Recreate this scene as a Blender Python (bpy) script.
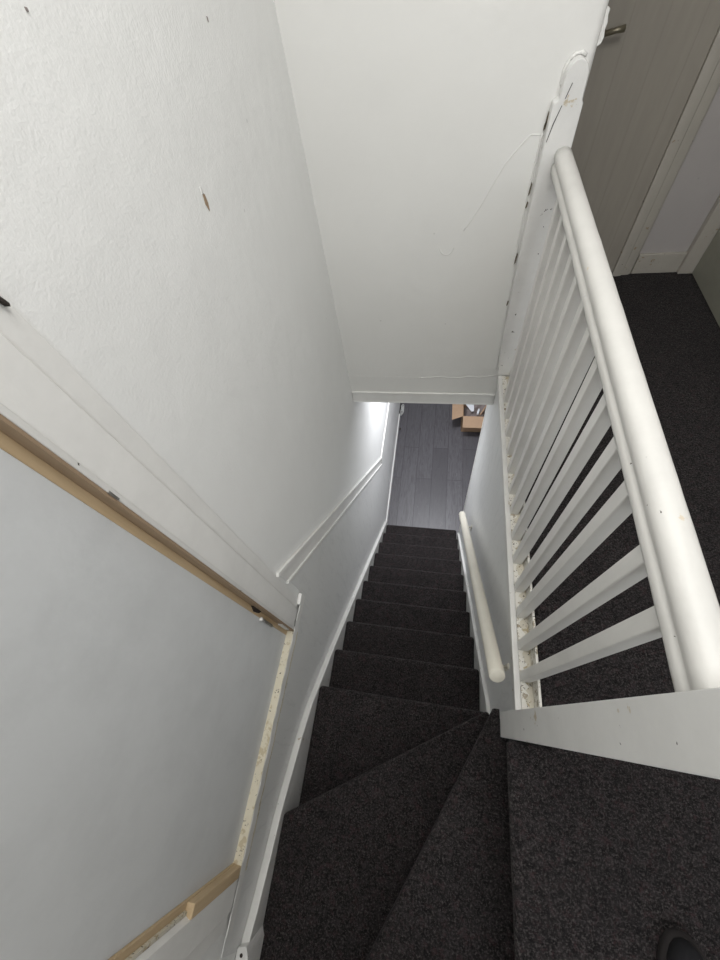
import bpy, bmesh, math, random
from mathutils import Vector, Matrix
random.seed(7)
D = bpy.data
for o in list(D.objects): D.objects.remove(o)
S = bpy.context.scene
COL = S.collection

# ---------------------------------------------------------------- camera, world, lights, exposure
cd = D.cameras.new('camera'); cam = D.objects.new('camera', cd); COL.objects.link(cam)
R = Matrix(((0.98152642, -0.0593635, 0.18188422), (0.14557756, 0.8485835, -0.50863859), (-0.12414938, 0.52572048, 0.84154911)))
cam.matrix_world = Matrix.Translation((0, 0, 1.3168)) @ R.to_4x4()
cd.sensor_fit = 'VERTICAL'; cd.sensor_height = 36; cd.sensor_width = 27; cd.lens = 385.489 * 36 / 960
cd.clip_start = 0.01
S.camera = cam
S.view_settings.view_transform = 'Standard'; S.view_settings.look = 'None'
S.view_settings.gamma = 1; S.view_settings.use_curve_mapping = False
S.view_settings.exposure = 0.0

W = D.worlds.new('world'); S.world = W; W.use_nodes = True
W.node_tree.nodes['Background'].inputs[0].default_value = (0.8, 0.88, 1, 1)
W.node_tree.nodes['Background'].inputs[1].default_value = 0.05

def area(name, loc, target, size, power, col=(1, 1, 1), size_y=None):
    l = D.lights.new(name, 'AREA'); l.energy = power; l.color = col; l.size = size
    if size_y: l.shape = 'RECTANGLE'; l.size_y = size_y
    o = D.objects.new(name, l); COL.objects.link(o); o.location = loc
    o.rotation_euler = (Vector(target) - Vector(loc)).to_track_quat('-Z', 'Y').to_euler()
    return o
area('stairwell_light', (0.10, 0.40, 2.24), (0.05, 0.4, 0), 0.8, 24, (1, 0.99, 0.965), 1.3)
area('landing_fill', (0.80, -1.5, 1.5), (-0.45, 0.4, 0.1), 0.8, 15, (0.93, 0.97, 1), 0.9)  # unseen fill light added behind the viewer, not an actual window
area('lower_hall_light', (0.05, 2.5, -0.375), (-0.1, 2.45, -2.6), 0.3, 35, (0.94, 0.955, 1))

# ---------------------------------------------------------------- materials
def nt(name):
    m = D.materials.new(name); m.use_nodes = True
    t = m.node_tree; b = t.nodes['Principled BSDF']
    return m, t, b
def N(t, kind, **kw):
    n = t.nodes.new(kind)
    for k, v in kw.items():
        if k in n.inputs: n.inputs[k].default_value = v
        else: setattr(n, k, v)
    return n
def coords(t, scale=(1, 1, 1), rot=(0, 0, 0)):
    c = N(t, 'ShaderNodeTexCoord'); m = N(t, 'ShaderNodeMapping')
    m.inputs['Scale'].default_value = scale; m.inputs['Rotation'].default_value = rot
    t.links.new(c.outputs['Object'], m.inputs[0]); return m.outputs[0]
def ramp(t, src, stops):
    r = N(t, 'ShaderNodeValToRGB'); cr = r.color_ramp
    while len(cr.elements) < len(stops): cr.elements.new(0.5)
    for e, (p, c) in zip(cr.elements, stops):
        e.position = p; e.color = (*c, 1) if len(c) == 3 else c
    t.links.new(src, r.inputs[0]); return r.outputs[0]
def noise(t, vec, scale, detail=3, rough=0.5, dist=0.0):
    n = N(t, 'ShaderNodeTexNoise', Scale=scale, Detail=detail, Roughness=rough, Distortion=dist)
    t.links.new(vec, n.inputs['Vector']); return n.outputs['Fac']
def mix(t, fac, a, b, mode='MIX'):
    m = N(t, 'ShaderNodeMix', data_type='RGBA', blend_type=mode)
    for i, v in ((0, fac), (6, a), (7, b)):
        if hasattr(v, 'links') or hasattr(v, 'is_linked'): t.links.new(v, m.inputs[i])
        elif i == 0: m.inputs[0].default_value = v
        else: m.inputs[i].default_value = (*v, 1)
    return m.outputs[2]
def bump(t, b, hs):
    prev = None
    for h, strength, dist in hs:
        n = N(t, 'ShaderNodeBump', Strength=strength, Distance=dist)
        t.links.new(h, n.inputs['Height'])
        if prev: t.links.new(prev, n.inputs['Normal'])
        prev = n.outputs[0]
    t.links.new(prev, b.inputs['Normal'])

def wall_mat(name, col, rough=0.55, grain=0.5, dirt=0.04, scuff=0.0):
    m, t, b = nt(name); v = coords(t)
    big = noise(t, v, 2.2, 4, 0.6)
    c = mix(t, ramp(t, big, [(0.35, (0, 0, 0)), (0.7, (1, 1, 1))]), col, tuple(x * (1 - dirt) for x in col))
    if scuff:
        sv = coords(t, (1, 6, 1.2), (0.7, 0, 0))
        sc = ramp(t, noise(t, sv, 5, 6, 0.75, 0.6), [(0.52, (0, 0, 0)), (0.72, (1, 1, 1))])
        c = mix(t, sc, c, tuple(x * (1 - scuff) for x in col))
    # tiny knocks through to the plaster
    sp = N(t, 'ShaderNodeTexVoronoi', Scale=7.0); t.links.new(v, sp.inputs['Vector'])
    spot = ramp(t, sp.outputs['Distance'], [(0.0, (1, 1, 1)), (0.022, (1, 1, 1)), (0.03, (0, 0, 0))])
    c = mix(t, spot, c, tuple(x * 0.82 for x in col))
    t.links.new(c, b.inputs['Base Color']); b.inputs['Roughness'].default_value = rough
    bump(t, b, [(noise(t, v, 185, 2, 0.5), grain, 0.0026), (noise(t, v, 9, 3, 0.5), 0.25, 0.012)])
    return m
def paint_mat(name, col, rough=0.32, chips=0.0, chipcol=(0.42, 0.34, 0.22), dark=(0.05, 0.04, 0.03), scale=26, dist=0.0):
    m, t, b = nt(name); v = coords(t)
    c = mix(t, ramp(t, noise(t, v, 7, 5, 0.65), [(0.4, (0, 0, 0)), (0.75, (1, 1, 1))]), col, tuple(x * 0.9 for x in col))
    hs = [(noise(t, coords(t, (1, 1, 1)), 45, 3, 0.5), 0.22, 0.003)]
    if chips > 0:
        n1 = noise(t, v, scale, 6, 0.62, dist)
        lo = 0.72 - chips * 0.32
        k = ramp(t, n1, [(lo, (0, 0, 0)), (lo + 0.025, (1, 1, 1))])
        c = mix(t, k, c, chipcol)
        n2 = noise(t, v, scale * 2.6, 4, 0.6)
        k2 = ramp(t, n2, [(0.74 - chips * 0.22, (0, 0, 0)), (0.755 - chips * 0.22, (1, 1, 1))])
        c = mix(t, k2, c, dark)
        hs.append((k, -0.5, 0.002))
    t.links.new(c, b.inputs['Base Color']); b.inputs['Roughness'].default_value = rough
    bump(t, b, hs); return m
def carpet_mat(name):
    m, t, b = nt(name); v = coords(t)
    f = noise(t, v, 170, 4, 0.85)
    f2 = noise(t, v, 48, 5, 0.85)
    big = noise(t, v, 9, 3, 0.6)
    c = mix(t, ramp(t, f2, [(0.40, (0, 0, 0)), (0.60, (1, 1, 1))]), (0.007, 0.0063, 0.0067), (0.033, 0.0293, 0.0298))
    c = mix(t, ramp(t, f, [(0.50, (0, 0, 0)), (0.64, (1, 1, 1))]), c, (0.112, 0.100, 0.097))
    red = ramp(t, noise(t, v, 42, 4, 0.85), [(0.54, (0, 0, 0)), (0.64, (1, 1, 1))])
    c = mix(t, red, c, mix(t, 0.45, c, (0.075, 0.040, 0.043)))
    dark = ramp(t, noise(t, v, 95, 4, 0.8), [(0.36, (1, 1, 1)), (0.47, (0, 0, 0))])
    c = mix(t, dark, c, (0.010, 0.0095, 0.010))
    c = mix(t, ramp(t, big, [(0.3, (0.85, 0.85, 0.85)), (0.7, (0, 0, 0))]), c, mix(t, 0.42, c, (0.012, 0.011, 0.012)))
    t.links.new(c, b.inputs['Base Color']); b.inputs['Roughness'].default_value = 1.0
    b.inputs['Specular IOR Level'].default_value = 0.05
    b.inputs['Sheen Weight'].default_value = 0.05; b.inputs['Sheen Roughness'].default_value = 0.5
    bump(t, b, [(f, 0.6, 0.006), (f2, 0.6, 0.008)])
    return m
def plain(name, col, rough=0.5, metal=0.0):
    m, t, b = nt(name); v = coords(t)
    c = mix(t, noise(t, v, 30, 3), col, tuple(x * 0.85 for x in col))
    t.links.new(c, b.inputs['Base Color']); b.inputs['Roughness'].default_value = rough
    b.inputs['Metallic'].default_value = metal; return m
def wood_mat(name, a, b_, stretch=(30, 30, 2.0)):
    m, t, b = nt(name); v = coords(t, stretch)
    g = noise(t, v, 3.0, 5, 0.6, 0.4)
    c = ramp(t, g, [(0.3, b_), (0.7, a)])
    t.links.new(c, b.inputs['Base Color']); b.inputs['Roughness'].default_value = 0.6
    bump(t, b, [(g, 0.15, 0.002)]); return m
def laminate_mat(name):
    m, t, b = nt(name); v = coords(t, (1, 1, 1), (0, 0, math.pi / 2))
    br = N(t, 'ShaderNodeTexBrick', offset=0.37, offset_frequency=2)
    t.links.new(v, br.inputs['Vector'])
    br.inputs['Scale'].default_value = 1
    br.inputs['Brick Width'].default_value = 1.22; br.inputs['Row Height'].default_value = 0.178
    br.inputs['Mortar Size'].default_value = 0.0028; br.inputs['Bias'].default_value = 0
    br.inputs['Color1'].default_value = (0.082, 0.078, 0.086, 1)
    br.inputs['Color2'].default_value = (0.112, 0.107, 0.117, 1)
    br.inputs['Mortar'].default_value = (0.035, 0.033, 0.037, 1)
    g = noise(t, coords(t, (22, 2.2, 1)), 2.2, 6, 0.7, 1.6)
    c = mix(t, ramp(t, g, [(0.36, (1, 1, 1)), (0.56, (0, 0, 0))]), br.outputs['Color'], (0.072, 0.068, 0.075))
    k = ramp(t, noise(t, coords(t, (9, 3, 1)), 3.2, 5, 0.7, 2.2), [(0.63, (0, 0, 0)), (0.74, (1, 1, 1))])
    c = mix(t, k, c, (0.175, 0.168, 0.18))
    t.links.new(c, b.inputs['Base Color']); b.inputs['Roughness'].default_value = 0.42
    bump(t, b, [(g, 0.2, 0.0015)]); return m
def groove_board_mat(name, col, step):
    m, t, b = nt(name); c0 = N(t, 'ShaderNodeTexCoord'); sx = N(t, 'ShaderNodeSeparateXYZ')
    t.links.new(c0.outputs['Object'], sx.inputs[0])
    md = N(t, 'ShaderNodeMath', operation='PINGPONG'); md.inputs[1].default_value = step
    t.links.new(sx.outputs[0], md.inputs[0])
    g = ramp(t, md.outputs[0], [(0.0, (0, 0, 0)), (0.004, (1, 1, 1))])
    c = mix(t, g, tuple(x * 0.86 for x in col), col)
    c = mix(t, ramp(t, noise(t, coords(t, (6, 6, 0.7)), 6, 5, 0.6), [(0.35, (0, 0, 0)), (0.8, (1, 1, 1))]), c, tuple(x * 0.88 for x in col))
    t.links.new(c, b.inputs['Base Color']); b.inputs['Roughness'].default_value = 0.5
    bump(t, b, [(g, 0.15, 0.002)]); return m

M = {}
M['wall'] = wall_mat('wall_paint', (0.84, 0.845, 0.83), grain=0.2)
M['wall_far'] = wall_mat('wall_paint_smooth', (0.76, 0.755, 0.73), grain=0.07, dirt=0.03)
M['wall_low'] = wall_mat('wall_paint_scuffed', (0.76, 0.765, 0.755), rough=0.4, grain=0.25, scuff=0.16)
M['ceiling'] = wall_mat('ceiling_paint', (0.8, 0.8, 0.78), grain=0.1)
M['board'] = paint_mat('board_primer', (0.66, 0.675, 0.68), rough=0.6)
M['gloss'] = paint_mat('gloss_white', (0.82, 0.815, 0.79))
M['gloss_worn'] = paint_mat('gloss_white_worn', (0.72, 0.715, 0.69), chips=0.18)
M['rail_white'] = paint_mat('handrail_white', (0.66, 0.65, 0.62), rough=0.45, chips=0.10, chipcol=(0.62, 0.55, 0.44))
M['baluster'] = paint_mat('baluster_white', (0.72, 0.71, 0.68), rough=0.38)
M['chipped'] = paint_mat('chipped_cream', (0.64, 0.60, 0.50), rough=0.6, chips=0.5, chipcol=(0.46, 0.39, 0.26), scale=45)
M['chipped_white'] = paint_mat('chipped_white', (0.76, 0.74, 0.68), rough=0.5, chips=0.5, chipcol=(0.36, 0.31, 0.23), scale=55)
M['sill'] = paint_mat('sill_cream', (0.68, 0.63, 0.50), rough=0.55, chips=0.48, chipcol=(0.52, 0.45, 0.31), scale=38)
M['newel'] = paint_mat('newel_white', (0.76, 0.755, 0.735), rough=0.4, chips=0.17, chipcol=(0.55, 0.48, 0.36), scale=14)
M['cream_rail'] = paint_mat('cream_rail', (0.72, 0.69, 0.60), rough=0.4, chips=0.12, chipcol=(0.6, 0.56, 0.46), scale=30)
M['carpet'] = carpet_mat('carpet_charcoal')
M['laminate'] = laminate_mat('laminate_grey')
M['pine'] = wood_mat('bare_pine', (0.60, 0.46, 0.29), (0.50, 0.37, 0.22))
M['pine_dark'] = wood_mat('dark_pine', (0.36, 0.26, 0.17), (0.28, 0.20, 0.13))  # pine in a darker tone, for the jamb reveal and wall gouge
M['door'] = groove_board_mat('door_beige', (0.36, 0.33, 0.285), 0.058)
M['door_plain'] = plain('door_beige_plain', (0.33, 0.325, 0.27), 0.5)
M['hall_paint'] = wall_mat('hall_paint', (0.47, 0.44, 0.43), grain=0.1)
M['frame_cream'] = paint_mat('frame_cream', (0.47, 0.44, 0.39), rough=0.45, chips=0.22, chipcol=(0.33, 0.25, 0.17), scale=20)
M['dark'] = plain('dark_gap', (0.03, 0.022, 0.018), 0.9)
M['steel'] = plain('steel', (0.45, 0.44, 0.42), 0.35, 0.9)
M['brass'] = plain('tarnished_brass', (0.30, 0.27, 0.20), 0.4, 0.7)
M['white_bit'] = plain('white_bit', (0.8, 0.8, 0.78), 0.5)
M['card'] = plain('cardboard', (0.40, 0.27, 0.175), 0.85)
M['card_in'] = plain('cardboard_inside', (0.40, 0.26, 0.16), 0.85)
M['paper'] = plain('paper', (0.78, 0.80, 0.84), 0.6)
M['grime'] = plain('grime', (0.13, 0.11, 0.075), 0.9)
M['brown'] = plain('brown_stuff', (0.16, 0.115, 0.095), 0.7)
M['greybrown'] = plain('grey_brown', (0.26, 0.22, 0.21), 0.7)
M['shoe'] = plain('black_suede', (0.005, 0.005, 0.007), 0.9)
M['sole'] = plain('dark_brown_sole', (0.018, 0.015, 0.015), 0.9)
M['cable'] = plain('white_cable', (0.62, 0.62, 0.6), 0.5)

# ---------------------------------------------------------------- helpers
def bm_box(bm, a, b):
    x0, y0, z0 = a; x1, y1, z1 = b
    v = [bm.verts.new(p) for p in ((x0, y0, z0), (x1, y0, z0), (x1, y1, z0), (x0, y1, z0), (x0, y0, z1), (x1, y0, z1), (x1, y1, z1), (x0, y1, z1))]
    for f in ((0, 3, 2, 1), (4, 5, 6, 7), (0, 1, 5, 4), (1, 2, 6, 5), (2, 3, 7, 6), (3, 0, 4, 7)): bm.faces.new([v[i] for i in f])
def bm_prism(bm, pts, axis, lo, hi):
    """pts 2-D outline; extruded along axis from lo to hi"""
    def P(p, h):
        if axis == 'x': return (h, p[0], p[1])
        if axis == 'y': return (p[0], h, p[1])
        return (p[0], p[1], h)
    A = [bm.verts.new(P(p, lo)) for p in pts]; B = [bm.verts.new(P(p, hi)) for p in pts]
    n = len(pts)
    bm.faces.new(A); bm.faces.new(B[::-1])
    for i in range(n): bm.faces.new([A[i], B[i], B[(i + 1) % n], A[(i + 1) % n]])
def bm_tube(bm, pts, r, seg=14, caps=True):
    pts = [Vector(p) for p in pts]; rings = []
    for i, p in enumerate(pts):
        d = (pts[min(i + 1, len(pts) - 1)] - pts[max(i - 1, 0)]).normalized()
        u = d.cross(Vector((0, 0, 1)));
        if u.length < 1e-3: u = d.cross(Vector((1, 0, 0)))
        u.normalize(); w = u.cross(d)
        rr = r[i] if isinstance(r, (list, tuple)) else r
        rings.append([bm.verts.new(p + (u * math.cos(a) + w * math.sin(a)) * rr) for a in [2 * math.pi * k / seg for k in range(seg)]])
    for a, b in zip(rings, rings[1:]):
        for k in range(seg): bm.faces.new([a[k], a[(k + 1) % seg], b[(k + 1) % seg], b[k]])
    if caps: bm.faces.new(rings[0][::-1]); bm.faces.new(rings[-1])
def obj(name, bm, mat, parent=None, bevel=0.0, smooth=False, seg=2):
    bmesh.ops.recalc_face_normals(bm, faces=bm.faces)
    me = D.meshes.new(name); bm.to_mesh(me); bm.free()
    o = D.objects.new(name, me); COL.objects.link(o)
    me.materials.append(mat)
    if parent: o.parent = parent; o.matrix_parent_inverse = parent.matrix_world.inverted() if False else Matrix.Translation(-parent.location)
    if bevel:
        md = o.modifiers.new('bevel', 'BEVEL'); md.width = bevel; md.segments = seg; md.limit_method = 'ANGLE'; md.angle_limit = math.radians(40)
    if smooth or bevel:
        for p in me.polygons: p.use_smooth = True
        if bevel and not smooth:
            w = o.modifiers.new('wn', 'WEIGHTED_NORMAL'); w.keep_sharp = False
    return o
def box(name, a, b, mat, parent=None, bevel=0.0):
    bm = bmesh.new(); bm_box(bm, a, b); return obj(name, bm, mat, parent, bevel)
def prism(name, pts, axis, lo, hi, mat, parent=None, bevel=0.0, smooth=False):
    bm = bmesh.new(); bm_prism(bm, pts, axis, lo, hi); return obj(name, bm, mat, parent, bevel, smooth)
def tag(o, label, cat, kind=None, group=None):
    o['label'] = label; o['category'] = cat
    if kind: o['kind'] = kind
    if group: o['group'] = group
    return o
def empty(name, loc, label, cat, kind=None, group=None):
    o = D.objects.new(name, None); COL.objects.link(o); o.location = loc; o.empty_display_size = 0.1
    return tag(o, label, cat, kind, group)
def ridge(name, pts, w, h, normal, mat, parent, jitter=0.0):
    """thin raised bead of filler following a line on a wall"""
    nv = Vector(normal); bm = bmesh.new(); rows = []
    P = [Vector(p) for p in pts]; Q = []
    for a, b in zip(P, P[1:]):
        n = max(2, int((b - a).length / 0.012))
        for i in range(n): Q.append(a.lerp(b, i / n))
    Q.append(P[-1])
    for i, p in enumerate(Q):
        d = (Q[min(i + 1, len(Q) - 1)] - Q[max(0, i - 1)]).normalized(); s = nv.cross(d).normalized()
        p = p + s * random.uniform(-jitter, jitter); ww = w * random.uniform(0.7, 1.2)
        rows.append([bm.verts.new(p - s * ww - nv * 0.001), bm.verts.new(p + nv * h * random.uniform(0.7, 1.2)), bm.verts.new(p + s * ww - nv * 0.001)])
    for a, b in zip(rows, rows[1:]):
        bm.faces.new([a[0], a[1], b[1], b[0]]); bm.faces.new([a[1], a[2], b[2], b[1]]); bm.faces.new([a[2], a[0], b[0], b[2]])
    bm.faces.new(rows[0]); bm.faces.new(rows[-1][::-1])
    return obj(name, bm, mat, parent, smooth=True)

XW = -0.465           # face of the left wall
FZ = -2.6             # lower floor
CEIL = 2.3
G = 0.1831            # going of the straight flight
Y3 = 0.0726
YF = 1.50             # face of the wall over the stairs
YE = 2.18             # far wall of the upper hall

# ---------------------------------------------------------------- walls and floors
bm = bmesh.new()
bm_box(bm, (-0.60, -0.78, FZ), (XW, 4.9, -0.135))
bm_box(bm, (-0.60, 0.222, -0.135), (XW, YF + 0.05, CEIL))
bm_box(bm, (-0.60, -0.78, -0.135), (XW, -0.436, CEIL))
bm_box(bm, (-0.60, -0.436, 1.86), (XW, 0.222, CEIL))
bm_box(bm, (-0.60, YF + 0.05, -0.135), (XW, YE, CEIL))
wl = obj('wall_left', bm, M['wall'])
tag(wl, 'long textured white wall beside the stairs, running down to the lower hall', 'wall', 'structure')

# scuffed lower skin of the left wall: the part under the dado band
skin = [(0.352, 0.055), (0.352, -0.14), (-0.60, -0.14), (-0.64, -0.30), (0.002, -0.56), (1.70, -2.44), (1.70, -2.60), (4.8, -2.60), (4.8, -1.56), (1.985, -1.56), (1.965, -1.63)]
sk = prism('lower_wall_skin', skin, 'x', XW - 0.002, XW + 0.0015, M['wall_low'], wl)
sk['label'] = 'smooth scuffed white plaster under the dado band'

# wall over the stairs, with rounded outer corner
r = 0.018; XE = 0.346
pts = [(XW - 0.05, YF), (XE - r, YF)] + [(XE - r + r * math.sin(a), YF + r - r * math.cos(a)) for a in [math.pi / 2 * k / 6 for k in range(1, 7)]] + [(XE, YE + 0.1), (XW - 0.05, YE + 0.1)]
wf = prism('wall_front', pts, 'z', -0.292, CEIL, M['wall_far'])
for p in wf.data.polygons: p.use_smooth = False
tag(wf, 'smooth white wall hanging over the lower half of the stairs', 'wall', 'structure')
ridge('plaster_crack', [(-0.09, YF, -0.112), (0.0, YF, -0.106), (0.10, YF, -0.112), (0.15, YF, -0.101), (0.20, YF, -0.108), (0.283, YF, -0.090)], 0.0035, 0.003, (0, -1, 0), M['wall_far'], wf, 0.0012)
ridge('plaster_seam', [(-0.457, YF, -0.107), (-0.2, YF, -0.108), (-0.09, YF, -0.112)], 0.003, 0.0012, (0, -1, 0), M['wall_far'], wf)
ridge('filler_line', [(0.262, YF, 0.835), (0.225, YF, 0.838), (0.208, YF, 0.822), (0.164, YF, 0.77), (0.101, YF, 0.648), (0.06, YF, 0.585)], 0.003, 0.0022, (0, -1, 0), M['wall_far'], wf)
ridge('filler_line', [(0.256, YF, 0.84), (0.252, YF, 0.6), (0.262, YF, 0.35), (0.268, YF, 0.1), (0.275, YF, -0.05)], 0.004, 0.004, (0, -1, 0), M['wall_far'], wf, 0.0015)
ridge('filler_line', [(0.3055 + 0.029 * math.cos(a), YF, 0.955 + 0.040 * math.sin(a)) for a in [math.pi * (1.15 - 0.85 * i / 12) for i in range(13)]], 0.006, 0.004, (0, -1, 0), M['wall_far'], wf, 0.001)
ridge('filler_patch', [(0.003 + 0.026 * math.cos(a), YF, 0.532 + 0.030 * math.sin(a)) for a in [math.pi * (1.05 + 0.9 * i / 8) for i in range(9)]], 0.003, 0.002, (0, -1, 0), M['wall_far'], wf)
for dx, dz, hh in ((0.2605, 0.872, 0.016), (0.2585, 0.855, 0.010), (0.2545, 0.70, 0.020), (0.2545, 0.655, 0.010), (0.2565, 0.48, 0.022), (0.261, 0.30, 0.012)):
    prism('paint_chip', [(dx - 0.0025, dz - hh), (dx + 0.002, dz - hh * 0.6), (dx + 0.0035, dz + hh * 0.7), (dx, dz + hh), (dx - 0.002, dz + hh * 0.2)], 'y', YF - 0.0048, YF - 0.001, M['grime'], wf)
# broken plaster lip on the outer corner
bm = bmesh.new(); lip = [(0, 0.0), (0.010, 0.006), (0.014, 0.02), (0.011, 0.035), (0.013, 0.05), (0.009, 0.066), (0.010, 0.078), (0, 0.084)]
bm_prism(bm, [(XE - 0.002 + a * 0.85, 0.998 + b * 0.8) for a, b in lip], 'y', YF + 0.008, YF + 0.024)
obj('plaster_lip', bm, M['gloss_worn'], wf, 0.002)

# trim along the bottom edge of that wall
bm = bmesh.new()
bm_box(bm, (XW + 0.002, YF - 0.008, -0.291), (0.298, YF + 0.0, -0.220))
bm_box(bm, (XW + 0.002, YF - 0.011, -0.226), (0.298, YF - 0.001, -0.216))
bm_box(bm, (XW + 0.002, YF - 0.010, -0.294), (0.298, YF + 0.012, -0.287))
t1 = obj('trim_1', bm, M['gloss'], None, 0.0015)
tag(t1, 'narrow white trim board along the lower edge of the wall over the stairs', 'trim', 'structure')

# right-hand stair wall below the landing
bm = bmesh.new(); bm_box(bm, (0.30, 0.066, FZ), (0.40, 1.665, -0.092))
bm_box(bm, (0.30, 1.70, -0.60), (0.40, 1.71, -0.092)) if False else None
wr = obj('wall_right', bm, M['wall_low'], None, 0.004)
tag(wr, 'grey-white stair wall carrying the round wall handrail, under the banister', 'wall', 'structure')
box('corner_bead', (0.2975, 1.640, FZ), (0.4015, 1.667, -0.31), M['gloss'], wr, 0.002)

bm = bmesh.new(); bm_box(bm, (-0.60, -0.85, FZ), (0.262, -0.72, CEIL))
tag(obj('wall_near', bm, M['wall']), 'white wall closing the winder end of the stairs, at the lower frame edge', 'wall', 'structure')
tag(box('wall_back', (0.262, -1.75, -0.3), (1.36, -1.62, CEIL), M['wall']), 'plain wall closing the upper landing behind the viewer', 'wall', 'structure')

# upper hall walls
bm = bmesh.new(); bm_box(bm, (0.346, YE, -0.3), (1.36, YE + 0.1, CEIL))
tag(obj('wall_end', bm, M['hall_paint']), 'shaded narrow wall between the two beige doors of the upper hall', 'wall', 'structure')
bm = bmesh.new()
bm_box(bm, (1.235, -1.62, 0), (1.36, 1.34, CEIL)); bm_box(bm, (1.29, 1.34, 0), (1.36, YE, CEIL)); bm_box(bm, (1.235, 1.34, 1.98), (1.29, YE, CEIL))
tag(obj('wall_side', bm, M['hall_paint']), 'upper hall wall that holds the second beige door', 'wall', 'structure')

# landing floor
bm = bmesh.new()
prof = [(0.284, -1.62), (1.36, -1.62), (1.36, YE), (0.3475, YE), (0.3475, -0.007), (0.284, -0.007)]
bm_prism(bm, prof, 'z', -0.30, -0.035)
prof2 = [(0.249, -1.62), (1.36, -1.62), (1.36, YE), (0.3475, YE), (0.3475, -0.007), (0.247, -0.007)]
bm_prism(bm, prof2, 'z', -0.036, 0.0)
fl = obj('floor_landing', bm, M['carpet'], None, 0.0155, seg=4)
tag(fl, 'charcoal carpet of the upper landing and hall beside the banister', 'carpet', 'structure')
box('landing_fascia', (0.339, 0.067, -0.09), (0.3465, 1.462, -0.004), M['chipped_white'], fl, 0.001)

# lower hall
lf = box('floor', (XW - 0.1, 0.1, FZ - 0.08), (2.2, 4.9, FZ), M['laminate'])
tag(lf, 'dark grey wood-effect laminate floor at the foot of the stairs', 'floor', 'structure')
tag(box('ceiling_lower', (0.4, 1.6, -0.36), (2.2, 4.9, -0.292), M['ceiling']), 'ceiling of the lower hall, over the laminate floor', 'ceiling', 'structure')
cb = bmesh.new(); bm_box(cb, (XW - 0.05, YE + 0.1, -0.36), (0.4, 4.9, -0.292))
obj('ceiling_panel', cb, M['ceiling'], D.objects['ceiling_lower'])
tag(box('wall_lower_end', (XW - 0.1, 4.9, FZ), (2.2, 5.0, -0.3), M['wall_low']), 'far wall of the lower hall beyond the laminate floor', 'wall', 'structure')
tag(box('wall_lower_side', (2.2, 1.6, FZ), (2.3, 5.0, -0.3), M['wall_low']), 'side wall of the lower hall beyond the cardboard box', 'wall', 'structure')
tag(box('wall_lower_return', (0.4005, 1.56, FZ), (2.2, 1.66, -0.3), M['wall_low']), 'lower hall wall returning behind the stair wall', 'wall', 'structure')
tag(box('ceiling', (-0.6, -1.75, CEIL), (1.36, YE + 0.1, CEIL + 0.06), M['ceiling']), 'white ceiling over the stairwell and landing', 'ceiling', 'structure')
tag(box('baseboard_left', (XW, 1.76, FZ), (XW + 0.012, 3.36, FZ + 0.085), M['gloss'], None, 0.003), 'thin white baseboard along the laminate floor, left of it', 'baseboard', 'structure')
# white dado bead along the lower hall wall
tag(box('trim_2', (XW, 1.985, -1.568), (XW + 0.008, 4.8, -1.548), M['gloss'], None, 0.002), 'level white bead on the lower hall wall where it is brightly lit', 'trim', 'structure')

# dado band sloping down with the stairs
dd = empty('trim_3', (XW, 1.1, -0.7), 'sloping white dado band on the wall, parallel to the stairs', 'trim', 'structure')
top = [(0.332, 0.172), (1.985, -1.548)]; bot = [(0.34, 0.062), (1.962, -1.622)]
prism('band', [top[0], top[1], (1.985, -1.615), bot[1], bot[0]], 'x', XW, XW + 0.0035, M['gloss'], dd)
def strip(name, a, b, w, x1, parent, mat):
    d = Vector((b[0] - a[0], b[1] - a[1])).normalized(); n = Vector((d.y, -d.x))
    if n.y > 0: n = -n
    pts = [a, b, (b[0] + n.x * w, b[1] + n.y * w), (a[0] + n.x * w, a[1] + n.y * w)]
    return prism(name, pts, 'x', XW, x1, mat, parent, 0.0015)
strip('bead', top[0], top[1], 0.016, XW + 0.011, dd, M['gloss'])
strip('bead', (bot[0][0], bot[0][1]), bot[1], 0.012, XW + 0.009, dd, M['gloss'])
box('bead', (XW, 1.972, -1.625), (XW + 0.010, 1.986, -1.55), M['gloss'], dd, 0.001)

# wall marks
def gouge(pts, mat, name, x=XW + 0.0006, lab=None):
    o = prism(name, pts, 'x', x - 0.002, x + 0.0006, mat, wl)
    if lab: o['label'] = lab
gouge([(0.800, 1.022), (0.806, 1.016), (0.806, 1.002), (0.800, 0.990), (0.795, 1.004)], M['pine_dark'], 'wall_chip', lab='small brown gouge in the white wall')
gouge([(0.800, 1.032), (0.805, 1.028), (0.803, 1.018), (0.797, 1.020)], M['white_bit'], 'wall_chip')
gouge([(1.061, 1.202), (1.064, 1.200), (1.063, 1.194), (1.060, 1.196)], M['greybrown'], 'wall_chip')
gouge([(0.596, 1.280), (0.599, 1.279), (0.5985, 1.276), (0.5955, 1.277)], M['greybrown'], 'wall_chip')

# ---------------------------------------------------------------- staircase
st = empty('staircase', (-0.08, 0.8, FZ), 'steep charcoal carpeted staircase with three winder steps at its top', 'staircase')
XL, XR = -0.4386, 0.2826
def step(poly_top, poly_body, ztop, name='carpeted_step'):
    bm = bmesh.new()
    bm_prism(bm, poly_top, 'z', ztop - 0.034, ztop)
    bm_prism(bm, poly_body, 'z', ztop - 0.22, ztop - 0.034)
    return obj(name, bm, M['carpet'], st, 0.0155, seg=4)
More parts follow.
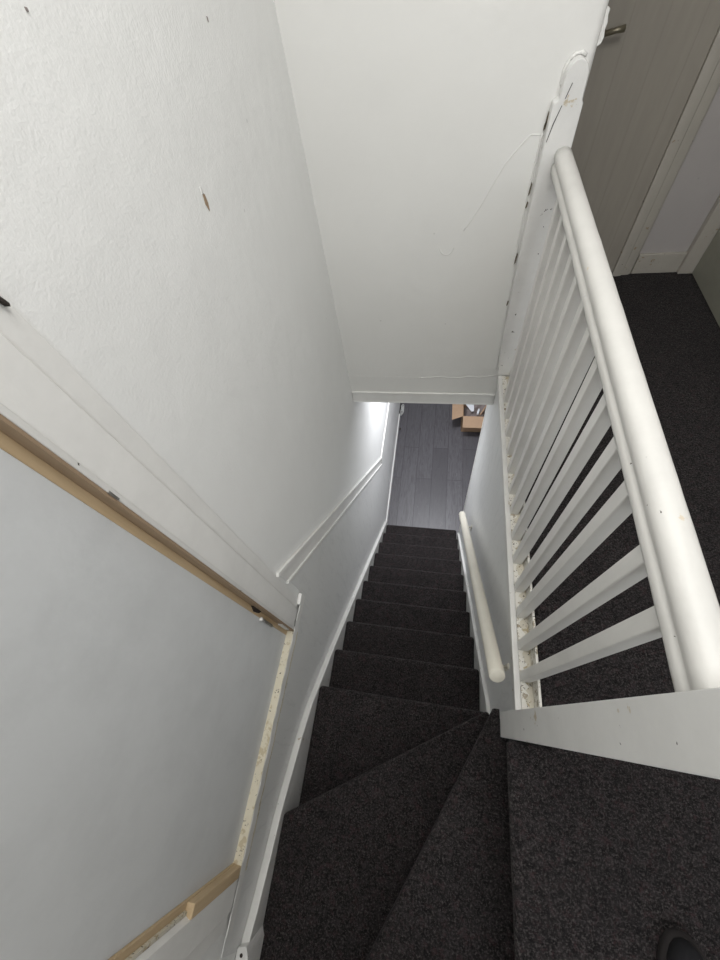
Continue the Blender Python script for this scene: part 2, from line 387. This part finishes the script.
# winders (z = -0.2, -0.4, -0.6)
YB = -0.7195
PX, PY = 0.262, 0.064                       # pivot at the newel
def lx(a, b, y): return a[0] + (b[0] - a[0]) * (y - a[1]) / (b[1] - a[1])
n1a, n1b = (0.247, 0.072), (-0.091, -0.552)
x1 = lx(n1a, n1b, YB)
n2a, n2b = (0.250, 0.060), (-0.4386, -0.345)
step([(n1a[0], n1a[1]), (x1, YB), (0.282, YB), (0.282, -0.0065), (0.264, -0.006), (0.264, 0.072)],
     [(n1a[0] + 0.012, n1a[1] - 0.025), (x1 + 0.036, YB), (0.282, YB), (0.282, -0.0065), (0.264, -0.006), (0.264, 0.06)], -0.2)
step([(0.262, 0.066), (n2a[0], n2a[1] + 0.006), n2b, (XL, YB), (0.2, YB), (0.264, -0.2)],
     [(0.262, 0.050), (n2a[0], n2a[1] - 0.018), (XL, n2b[1] - 0.034), (XL, YB), (0.2, YB), (0.264, -0.2)], -0.4)
step([(XR, Y3), (XL, Y3), (XL, -0.5), (0.0, -0.3), (XR, -0.1)],
     [(XR, Y3 - 0.016), (XL, Y3 - 0.016), (XL, -0.5), (0.0, -0.3), (XR, -0.1)], -0.6)
for k in range(1, 10):
    y = Y3 + G * k; z = -0.6 - 0.2 * k
    step([(XL, y - G - 0.03), (XR, y - G - 0.03), (XR, y), (XL, y)], [(XL, y - G - 0.03), (XR, y - G - 0.03), (XR, y - 0.016), (XL, y - 0.016)], z)
def nz(y): return -0.6 - (y - Y3) * 0.2 / G
# wall string on the left, following the winders
topl = [(-0.658, -0.28), (-0.606, -0.29), (-0.562, -0.309), (-0.449, -0.340), (-0.354, -0.362), (-0.303, -0.378), (-0.221, -0.415), (-0.116, -0.463), (0.002, -0.535), (0.079, -0.612), (0.268, nz(0.268) + 0.018), (0.448, nz(0.448) + 0.022), (0.78, nz(0.78) + 0.028), (1.72, nz(1.72) + 0.03), (1.775, nz(1.72) - 0.03), (1.775, FZ)]
low = [(1.2, FZ), (0.0, -1.0), (-0.658, -0.8)]
prism('stringer', topl + low, 'x', XW + 0.0018, XL + 0.0005, M['gloss_worn'], st, 0.003)
topr = [(0.066, -0.60), (0.119, -0.628), (0.205, nz(0.205) + 0.012), (0.625, nz(0.625) + 0.025), (1.60, nz(1.60) + 0.035), (1.64, nz(1.6) - 0.02), (1.64, FZ)]
prism('stringer', topr + [(1.2, FZ), (0.066, -1.1)], 'x', XR - 0.0005, 0.2995, M['gloss_worn'], st, 0.003)
prism('stringer', [(XW + 0.002, -0.275), (-0.36, -0.262), (-0.1, -0.10), (0.245, 0.02), (0.245, -0.6), (XW + 0.002, -0.9)], 'y', -0.7195, -0.704, M['gloss_worn'], st, 0.003)
prism('string_joint', [(XW + 0.002, -0.622), (XL + 0.001, -0.615), (XL + 0.012, -0.635), (XL + 0.012, -0.704), (XW + 0.002, -0.704)], 'z', -0.42, -0.262, M['newel'], st, 0.003)
bm = bmesh.new(); bm_tube(bm, [(-0.447, -0.634, -0.264), (-0.447, -0.634, -0.2612)], 0.0045, 12)
h = obj('screw_hole', bm, M['dark'], st)

# ---------------------------------------------------------------- boarded doorway in the left wall
dw = empty('door_1', (-0.486, -0.1, -0.12), 'doorway in the long white wall closed with a pale grey board, bare pine at its edges', 'doorway', 'structure')
XB = -0.476
box('board', (XB - 0.02, -0.408, -0.12), (XB, 0.1915, 1.85), M['board'], dw, 0.001)
box('pine_strip', (XB - 0.02, 0.1915, -0.099), (XB + 0.001, 0.2070, 1.85), M['pine'], dw, 0.0008)
box('jamb_lining', (XB - 0.02, 0.2070, -0.099), (-0.4515, 0.2115, 1.85), M['pine_dark'], dw)
box('jamb_edge', (XB, 0.2115, -0.099), (-0.4495, 0.2205, 1.86), M['gloss_worn'], dw, 0.001)
archi = [(XW - 0.002, 0.2205), (-0.4515, 0.2205), (-0.4505, 0.280), (-0.4585, 0.284), (-0.4555, 0.291), (-0.4575, 0.318), (XW - 0.002, 0.322)]
prism('architrave', archi, 'z', -0.085, 1.91, M['gloss'], dw, 0.001)
box('pine_strip', (XB - 0.02, -0.423, -0.099), (XB + 0.006, -0.408, 1.85), M['pine'], dw, 0.0008)
box('pine_block', (XB, -0.436, -0.099), (XB + 0.024, -0.410, 0.165), M['pine'], dw, 0.002)
box('jamb_edge', (XB, -0.430, 0.168), (XB + 0.012, -0.423, 1.85), M['chipped'], dw)
archn = [(XW - 0.002, -0.430), (-0.4535, -0.437), (-0.4535, -0.500), (-0.4585, -0.504), (-0.4565, -0.535), (XW - 0.002, -0.540)]
prism('architrave', archn, 'z', -0.10, 1.91, M['gloss'], dw, 0.001)
box('architrave', (XW - 0.002, -0.535, 1.85), (-0.4475, 0.318, 1.92), M['gloss'], dw, 0.002)
# cream chipped sill board
bm = bmesh.new()
ys = [-0.43 + (0.215 + 0.43) * i / 40 for i in range(41)]
pr_ = [(XB - 0.005, y) for y in ys] + [(-0.4508 + random.uniform(-0.0008, 0.0008), y) for y in reversed(ys)]
bm_prism(bm, pr_, 'z', -0.150, -0.098); obj('sill', bm, M['sill'], dw)
bm = bmesh.new()
ys = [-0.548 + (0.338 + 0.548) * i / 50 for i in range(51)]
pr_ = [(-0.4512, y) for y in ys] + [(-0.4490 + random.uniform(-0.0012, 0.0012), y) for y in reversed(ys)]
bm_prism(bm, pr_, 'z', -0.135, -0.0975); obj('sill_edge', bm, M['gloss'], dw, 0.001)
bm = bmesh.new(); bm_box(bm, (-0.462, 0.300, -0.135), (-0.4475, 0.341, -0.086)); obj('sill_horn', bm, M['gloss'], dw, 0.003)
# broken wood, screw and plastic bit by the foot of the far jamb
prism('broken_wood', [(0.196, 0.235), (0.206, 0.262), (0.213, 0.215), (0.2165, 0.17), (0.2085, 0.160), (0.207, 0.19), (0.199, 0.205)], 'x', -0.479, -0.4695, M['dark'], dw)
bm = bmesh.new(); bm_tube(bm, [(-0.472, 0.190, 0.165), (-0.472, 0.190, 0.075)], 0.0042, 12); obj('hinge_pin', bm, M['steel'], dw, smooth=True)
bm = bmesh.new(); bmesh.ops.create_uvsphere(bm, u_segments=14, v_segments=8, radius=0.006, matrix=Matrix.Translation((-0.470, 0.188, 0.178))); obj('pin_head', bm, M['white_bit'], dw, smooth=True)
box('plastic_shim', (-0.472, 0.2035, -0.06), (-0.458, 0.2078, 0.02), M['white_bit'], dw)
box('strike_plate', (-0.4560, 0.2107, 0.868), (-0.4488, 0.2145, 0.892), M['steel'], dw, 0.0008)
prism('nail', [(0.304, 1.132), (0.308, 1.136), (0.313, 1.118), (0.311, 1.115)], 'x', -0.457, -0.450, M['dark'], dw)

# ---------------------------------------------------------------- banister
bn = empty('banister', (0.318, 0.75, -0.09), 'white painted wooden banister of square balusters along the upper landing edge', 'banister')
# base rail with a chipped channel the balusters stand in
box('base_rail', (0.284, 0.066, -0.093), (0.303, 1.463, -0.058), M['gloss_worn'], bn, 0.003)
box('channel', (0.303, 0.066, -0.093), (0.3395, 1.463, -0.064), M['chipped'], bn)
# bits of filler and flaking paint left in the channel
by = [0.148, 0.238, 0.338, 0.424, 0.525, 0.614, 0.722, 0.808, 0.905, 0.997, 1.094, 1.192, 1.288]
for y0, y1 in zip([0.07] + [b + 0.032 for b in by], by + [1.462]):
    if y1 - y0 < 0.02: continue
    bm = bmesh.new(); n = 7
    L = [(0.303, y0 + (y1 - y0) * i / n) for i in range(n + 1)]
    Rr = [(0.303 + random.uniform(0.008, 0.026), y0 + (y1 - y0) * i / n) for i in range(n, -1, -1)]
    bm_prism(bm, L + Rr, 'z', -0.066, -0.0595 + random.uniform(-0.001, 0.001))
    obj('paint_flake', bm, M['chipped_white'], bn)
# balusters: each its own mesh with softened edges
def baluster(y, lean=0.0):
    bm = bmesh.new()
    x0, x1 = 0.303, 0.3335
    bm_box(bm, (x0, y, -0.065), (x1, y + 0.0285, 0.764))
    for v in bm.verts:
        if v.co.z > 0: v.co.y += lean
    return obj('baluster', bm, M['baluster'], bn, 0.0025)
tops = [0.150, 0.238, 0.348, 0.438, 0.538, 0.636, 0.731, 0.822, 0.920, 1.012, 1.108, 1.205, 1.300]
for y, yt in zip(by, tops): baluster(y, yt - y)
# moulded handrail
hc = 0.3210
prof = [(-0.0255, 0.756), (-0.0262, 0.760), (-0.0262, 0.768), (-0.0235, 0.774), (-0.0205, 0.7755), (-0.0195, 0.778), (-0.0215, 0.782), (-0.0245, 0.788), (-0.0250, 0.796), (-0.0225, 0.804), (-0.0165, 0.8105), (-0.008, 0.8135), (0, 0.8145)]
prof = [(a * 0.93, b) for a, b in prof]
full = prof + [(-a, b) for a, b in reversed(prof[:-1])]
bm = bmesh.new(); rings = []
ny = 40
for i in range(ny + 1):
    y = 0.063 + (1.468 - 0.063) * i / ny
    rings.append([bm.verts.new((hc + a + random.uniform(-1, 1) * 0.0003, y, b + random.uniform(-1, 1) * 0.0003)) for a, b in full])
for a, b in zip(rings, rings[1:]):
    for k in range(len(full)): bm.faces.new([a[k], a[(k + 1) % len(full)], b[(k + 1) % len(full)], b[k]])
bm.faces.new(rings[0]); bm.faces.new(rings[-1][::-1])
obj('handrail', bm, M['rail_white'], bn, smooth=True)
# newel post
bm = bmesh.new(); bm_box(bm, (0.265, -0.005, -0.205), (0.336, 0.0655, 0.98))
nw = obj('newel_post', bm, M['newel'], bn, 0.002)
bm = bmesh.new(); bm_box(bm, (0.258, -0.012, 0.98), (0.343, 0.0725, 1.0)); obj('newel_cap', bm, M['newel'], nw, 0.006)
# half newel on the wall, with rounded head
hp = [(0.283, -0.062), (0.339, -0.062), (0.339, 0.905), (0.334, 0.913), (0.3335, 0.925)]
hp += [(0.3055 + 0.0275 * math.cos(a), 0.955 + 0.036 * math.sin(a)) for a in [math.pi * k / 12 for k in range(0, 13)]]
hp += [(0.2765, 0.918), (0.272, 0.914), (0.265, 0.912), (0.262, 0.905), (0.262, 0.5), (0.270, 0.1)]
hn = prism('half_newel', hp, 'y', 1.466, YF, M['newel'], bn, 0.002)
bm = bmesh.new()
prism('split', [(0.2655, 0.828), (0.273, 0.868), (0.285, 0.905), (0.2862, 0.905), (0.2752, 0.868), (0.2668, 0.828)], 'y', 1.4645, 1.468, M['dark'], hn)
bm.free()
prism('split', [(0.289, 0.918), (0.298, 0.948), (0.2992, 0.948), (0.2905, 0.918)], 'y', 1.4645, 1.468, M['dark'], hn)

# ---------------------------------------------------------------- round wall handrail on the stairs
wh = empty('wall_handrail', (0.23, 0.7, -0.7), 'round cream-white pole handrail on brackets, sloping down the stair wall', 'handrail')
P0 = Vector((0.2245, 0.148, 0.003)); P1 = Vector((0.236, 1.335, -1.29))
n = 24; pts = [P0.lerp(P1, i / n) for i in range(n + 1)]
dv = (P1 - P0).normalized()
bm = bmesh.new()
bm_tube(bm, [P0 - dv * 0.002] + pts + [P1 + dv * 0.006, P1 + dv * 0.010], [0.021] + [0.0235] * (n + 1) + [0.020, 0.012], 20)
obj('rail', bm, M['cream_rail'], wh, smooth=True)
for tt, dz in ((0.045, 0.17), (0.90, 0.10)):
    p = P0.lerp(P1, tt)
    bm = bmesh.new()
    bm_tube(bm, [p + Vector((0.006, 0, -0.018)), p + Vector((0.016, 0.004, -0.05)), Vector((0.27, p.y + 0.004, p.z - dz + 0.01)), Vector((0.299, p.y + 0.004, p.z - dz))], 0.0045, 10)
    br = obj('bracket', bm, M['cream_rail'], wh, smooth=True)
    bm = bmesh.new(); bm_box(bm, (0.296, p.y - 0.006, p.z - dz - 0.04), (0.3005, p.y + 0.014, p.z - dz + 0.03)); obj('bracket_plate', bm, M['cream_rail'], br, 0.0015)

# ---------------------------------------------------------------- upper hall doors
d2 = empty('door_2', (0.6, YE, 0), 'beige door with fine vertical grooves at the end of the upper hall', 'door', 'structure')
box('door_leaf', (0.348, YE - 0.020, 0.004), (0.872, YE + 0.001, 1.98), M['door'], d2, 0.001)
ar = [(0.873, YE), (0.873, YE - 0.030), (0.892, YE - 0.034), (0.915, YE - 0.030), (0.919, YE - 0.024), (0.952, YE - 0.022), (0.964, YE - 0.014), (0.968, YE)]
prism('architrave', ar, 'z', 0.0, 2.05, M['frame_cream'], d2, 0.001)
bm = bmesh.new(); bm_tube(bm, [(0.500, YE - 0.055, 0.898), (0.535, YE - 0.060, 0.904), (0.560, YE - 0.060, 0.906)], [0.008, 0.008, 0.010], 10)
bm_tube(bm, [(0.500, YE - 0.02, 0.898), (0.500, YE - 0.055, 0.898)], 0.008, 10)
obj('handle', bm, M['brass'], d2, smooth=True)
d3 = empty('door_3', (1.235, 1.75, 0), 'beige panelled door on the side of the upper hall, cut by the frame edge', 'door', 'structure')
box('door_leaf', (1.242, 1.36, 0.006), (1.28, 2.143, 1.975), M['door_plain'], d3, 0.001)
for (ya, yb, za, zb) in ((1.46, 1.72, 0.16, 0.75), (1.79, 2.05, 0.16, 0.75), (1.46, 1.72, 0.92, 1.8), (1.79, 2.05, 0.92, 1.8)):
    bm = bmesh.new(); bm_box(bm, (1.2375, ya, za), (1.2435, yb, zb)); obj('door_panel', bm, M['door_plain'], d3, 0.004)
box('door_lining', (1.180, 2.148, 0), (1.29, YE, 2.05), M['frame_cream'], d3, 0.003)
box('door_lining', (1.222, 1.30, 0), (1.29, 1.36, 2.05), M['frame_cream'], d3, 0.003)
bb = box('baseboard_end', (0.968, YE - 0.016, 0), (1.180, YE, 0.098), M['frame_cream'], None, 0.003)
tag(bb, 'short cream skirting piece between the two upper hall doors', 'baseboard', 'structure')

# ---------------------------------------------------------------- cardboard box in the lower hall
bx = empty('cardboard_box', (0.52, 3.38, FZ), 'open brown cardboard box on the grey laminate floor of the lower hall', 'box')
ZR = -2.31; X0, X1, Ya, Yb = 0.325, 0.72, 3.165, 3.56; T = 0.005
bm = bmesh.new()
bm_box(bm, (X0, Ya, FZ + 0.001), (X1, Ya + T, ZR)); bm_box(bm, (X0, Yb - T, FZ + 0.001), (X1, Yb, ZR))
bm_box(bm, (X0, Ya, FZ + 0.001), (X0 + T, Yb, ZR)); bm_box(bm, (X1 - T, Ya, FZ + 0.001), (X1, Yb, ZR)); bm_box(bm, (X0, Ya, FZ + 0.001), (X1, Yb, FZ + 0.007))
obj('box_body', bm, M['card_in'], bx)
def flap(pts):
    bm = bmesh.new(); a = [bm.verts.new(p) for p in pts]; f = bm.faces.new(a); bm.normal_update()
    nn = f.normal.copy() * 0.004; b = [bm.verts.new(Vector(p) - nn) for p in pts]
    bm.faces.new(b[::-1])
    for i in range(4): bm.faces.new([a[i], b[i], b[(i + 1) % 4], a[(i + 1) % 4]])
    return obj('flap', bm, M['card'], bx)
flap([(X0, Ya, ZR), (X1, Ya, ZR), (X1 - 0.005, Ya - 0.135, ZR - 0.045), (X0 + 0.002, Ya - 0.135, ZR - 0.045)])
flap([(X0, Yb, ZR), (X0, Ya, ZR), (X0 - 0.125, Ya - 0.035, ZR - 0.03), (X0 - 0.125, Yb, ZR - 0.03)])
flap([(X1, Ya, ZR), (X1, Yb, ZR), (X1 + 0.14, Yb, ZR - 0.04), (X1 + 0.14, Ya, ZR - 0.04)])
flap([(X1, Yb, ZR), (X0, Yb, ZR), (X0, Yb + 0.13, ZR + 0.02), (X1, Yb + 0.13, ZR + 0.02)])
# contents
bm = bmesh.new(); random.seed(3)
def crumple(cx, cy, z0, wx, wy, h, n=9):
    bm = bmesh.new(); g = []
    for i in range(n):
        row = []
        for j in range(n):
            u, v = i / (n - 1), j / (n - 1); e = min(u, v, 1 - u, 1 - v)
            row.append(bm.verts.new((cx + (u - .5) * wx, cy + (v - .5) * wy, z0 + (0 if e == 0 else h * random.uniform(0.4, 1)))))
        g.append(row)
    for i in range(n - 1):
        for j in range(n - 1): bm.faces.new([g[i][j], g[i + 1][j], g[i + 1][j + 1], g[i][j + 1]])
    per = [g[i][0] for i in range(n)] + [g[n - 1][j] for j in range(1, n)] + [g[i][n - 1] for i in range(n - 2, -1, -1)] + [g[0][j] for j in range(n - 2, 0, -1)]
    bm.faces.new(per[::-1]); return bm
bm.free()
tag(obj('packing_paper', crumple(0.52, 3.362, FZ + 0.008, 0.37, 0.37, 0.20), M['greybrown']), 'crumpled grey-brown paper filling the cardboard box', 'paper')
bm = bmesh.new(); bm_prism(bm, [(0.36, 3.42), (0.43, 3.30), (0.46, 3.31), (0.46, 3.46), (0.38, 3.50)], 'z', FZ + 0.225, FZ + 0.228)
tag(obj('paper_sheet', bm, M['paper'], None), 'loose white sheet on top in the cardboard box', 'paper')
bm = bmesh.new(); bm_tube(bm, [(0.50, 3.255, FZ + 0.236), (0.515, 3.32, FZ + 0.240)], [0.013, 0.013], 14); bm_tube(bm, [(0.515, 3.32, FZ + 0.24), (0.518, 3.335, FZ + 0.241)], [0.007, 0.007], 12)
tag(obj('small_bottle', bm, M['paper'], None, 0.002), 'small white bottle lying in the cardboard box', 'bottle')
bm = bmesh.new(); bm_tube(bm, [(0.53, 3.25, FZ + 0.224), (0.62, 3.42, FZ + 0.238)], 0.009, 10)
tag(obj('wooden_stick', bm, M['card'], None), 'thin brown stick lying across the cardboard box contents', 'stick')
bm = bmesh.new(); bmesh.ops.create_uvsphere(bm, u_segments=16, v_segments=10, radius=0.024, matrix=Matrix.Translation((0.585, 3.235, FZ + 0.218)))
tag(obj('dark_ball', bm, M['dark'], None, smooth=True), 'small dark lump in the corner of the cardboard box', 'ball')

# cable heap against the wall by the end of the lower baseboard
bm = bmesh.new(); pts = []
for i in range(60):
    a = i * 0.62; pts.append((-0.434 + 0.017 * math.cos(a), 3.47 + 0.085 * math.sin(a * 0.53), FZ + 0.012 + 0.05 * i / 60 + 0.006 * math.sin(a * 2)))
bm_tube(bm, pts, 0.0045, 8)
tag(obj('cable_coil', bm, M['cable'], None, smooth=True), 'tangled white cable heaped by the wall at the end of the lower baseboard', 'cable')
box_ = box('socket_box', (XW, 3.38, FZ), (-0.4585, 3.70, FZ + 0.10), M['dark'], None, 0.004)
tag(box_, 'dark low box against the wall beside the tangled white cable', 'box')
bm = bmesh.new(); bmesh.ops.create_uvsphere(bm, u_segments=14, v_segments=8, radius=0.012, matrix=Matrix.Translation((-0.435, 3.17, FZ + 0.010)) @ Matrix.Diagonal((1, 1.3, 0.8, 1)))
tag(obj('pebble', bm, M['dark'], None, smooth=True), 'tiny black lump on the laminate by the white baseboard', 'pebble')

# ---------------------------------------------------------------- shoe of the photographer
sh = empty('shoe', (0.575, -0.45, 0), 'toe of a black shoe on the charcoal landing carpet, at the lower frame edge', 'shoe')
SX = 0.583
def foot(scale, z, n=28, dy=0.0):
    """rounded sole outline: heel at y=-0.58, toe at y=-0.30"""
    P = []
    for i in range(n):
        a = 2 * math.pi * i / n; sy = math.sin(a); sx = math.cos(a)
        w = 0.050 if sy > 0 else 0.050 - 0.014 * (-sy)
        ex = abs(sx) ** 0.8 * (1 if sx > 0 else -1)
        P.append((SX + ex * w * scale, -0.452 + dy + sy * (0.14 - (1 - scale) * 0.055), z if not callable(z) else z(sy)))
    return P
def loft(levels, mat, name, parent):
    bm = bmesh.new(); rr = [[bm.verts.new(p) for p in l] for l in levels]; m = len(rr[0])
    for a, b in zip(rr, rr[1:]):
        for k in range(m): bm.faces.new([a[k], a[(k + 1) % m], b[(k + 1) % m], b[k]])
    bm.faces.new(rr[0][::-1]); bm.faces.new(rr[-1])
    return obj(name, bm, mat, parent, smooth=True)
loft([foot(1.16, 0.0012), foot(1.20, 0.008), foot(1.18, 0.020), foot(1.02, 0.024)], M['sole'], 'sole', sh)
rise = lambda h: (lambda s_: 0.022 + h * (0.034 + 0.055 * max(0, min(1, (0.75 - s_) / 0.9))))
loft([foot(1.04, 0.02), foot(1.0, rise(0.45)), foot(0.88, rise(0.82)), foot(0.62, rise(1.0)), foot(0.3, rise(1.06))], M['shoe'], 'upper', sh)
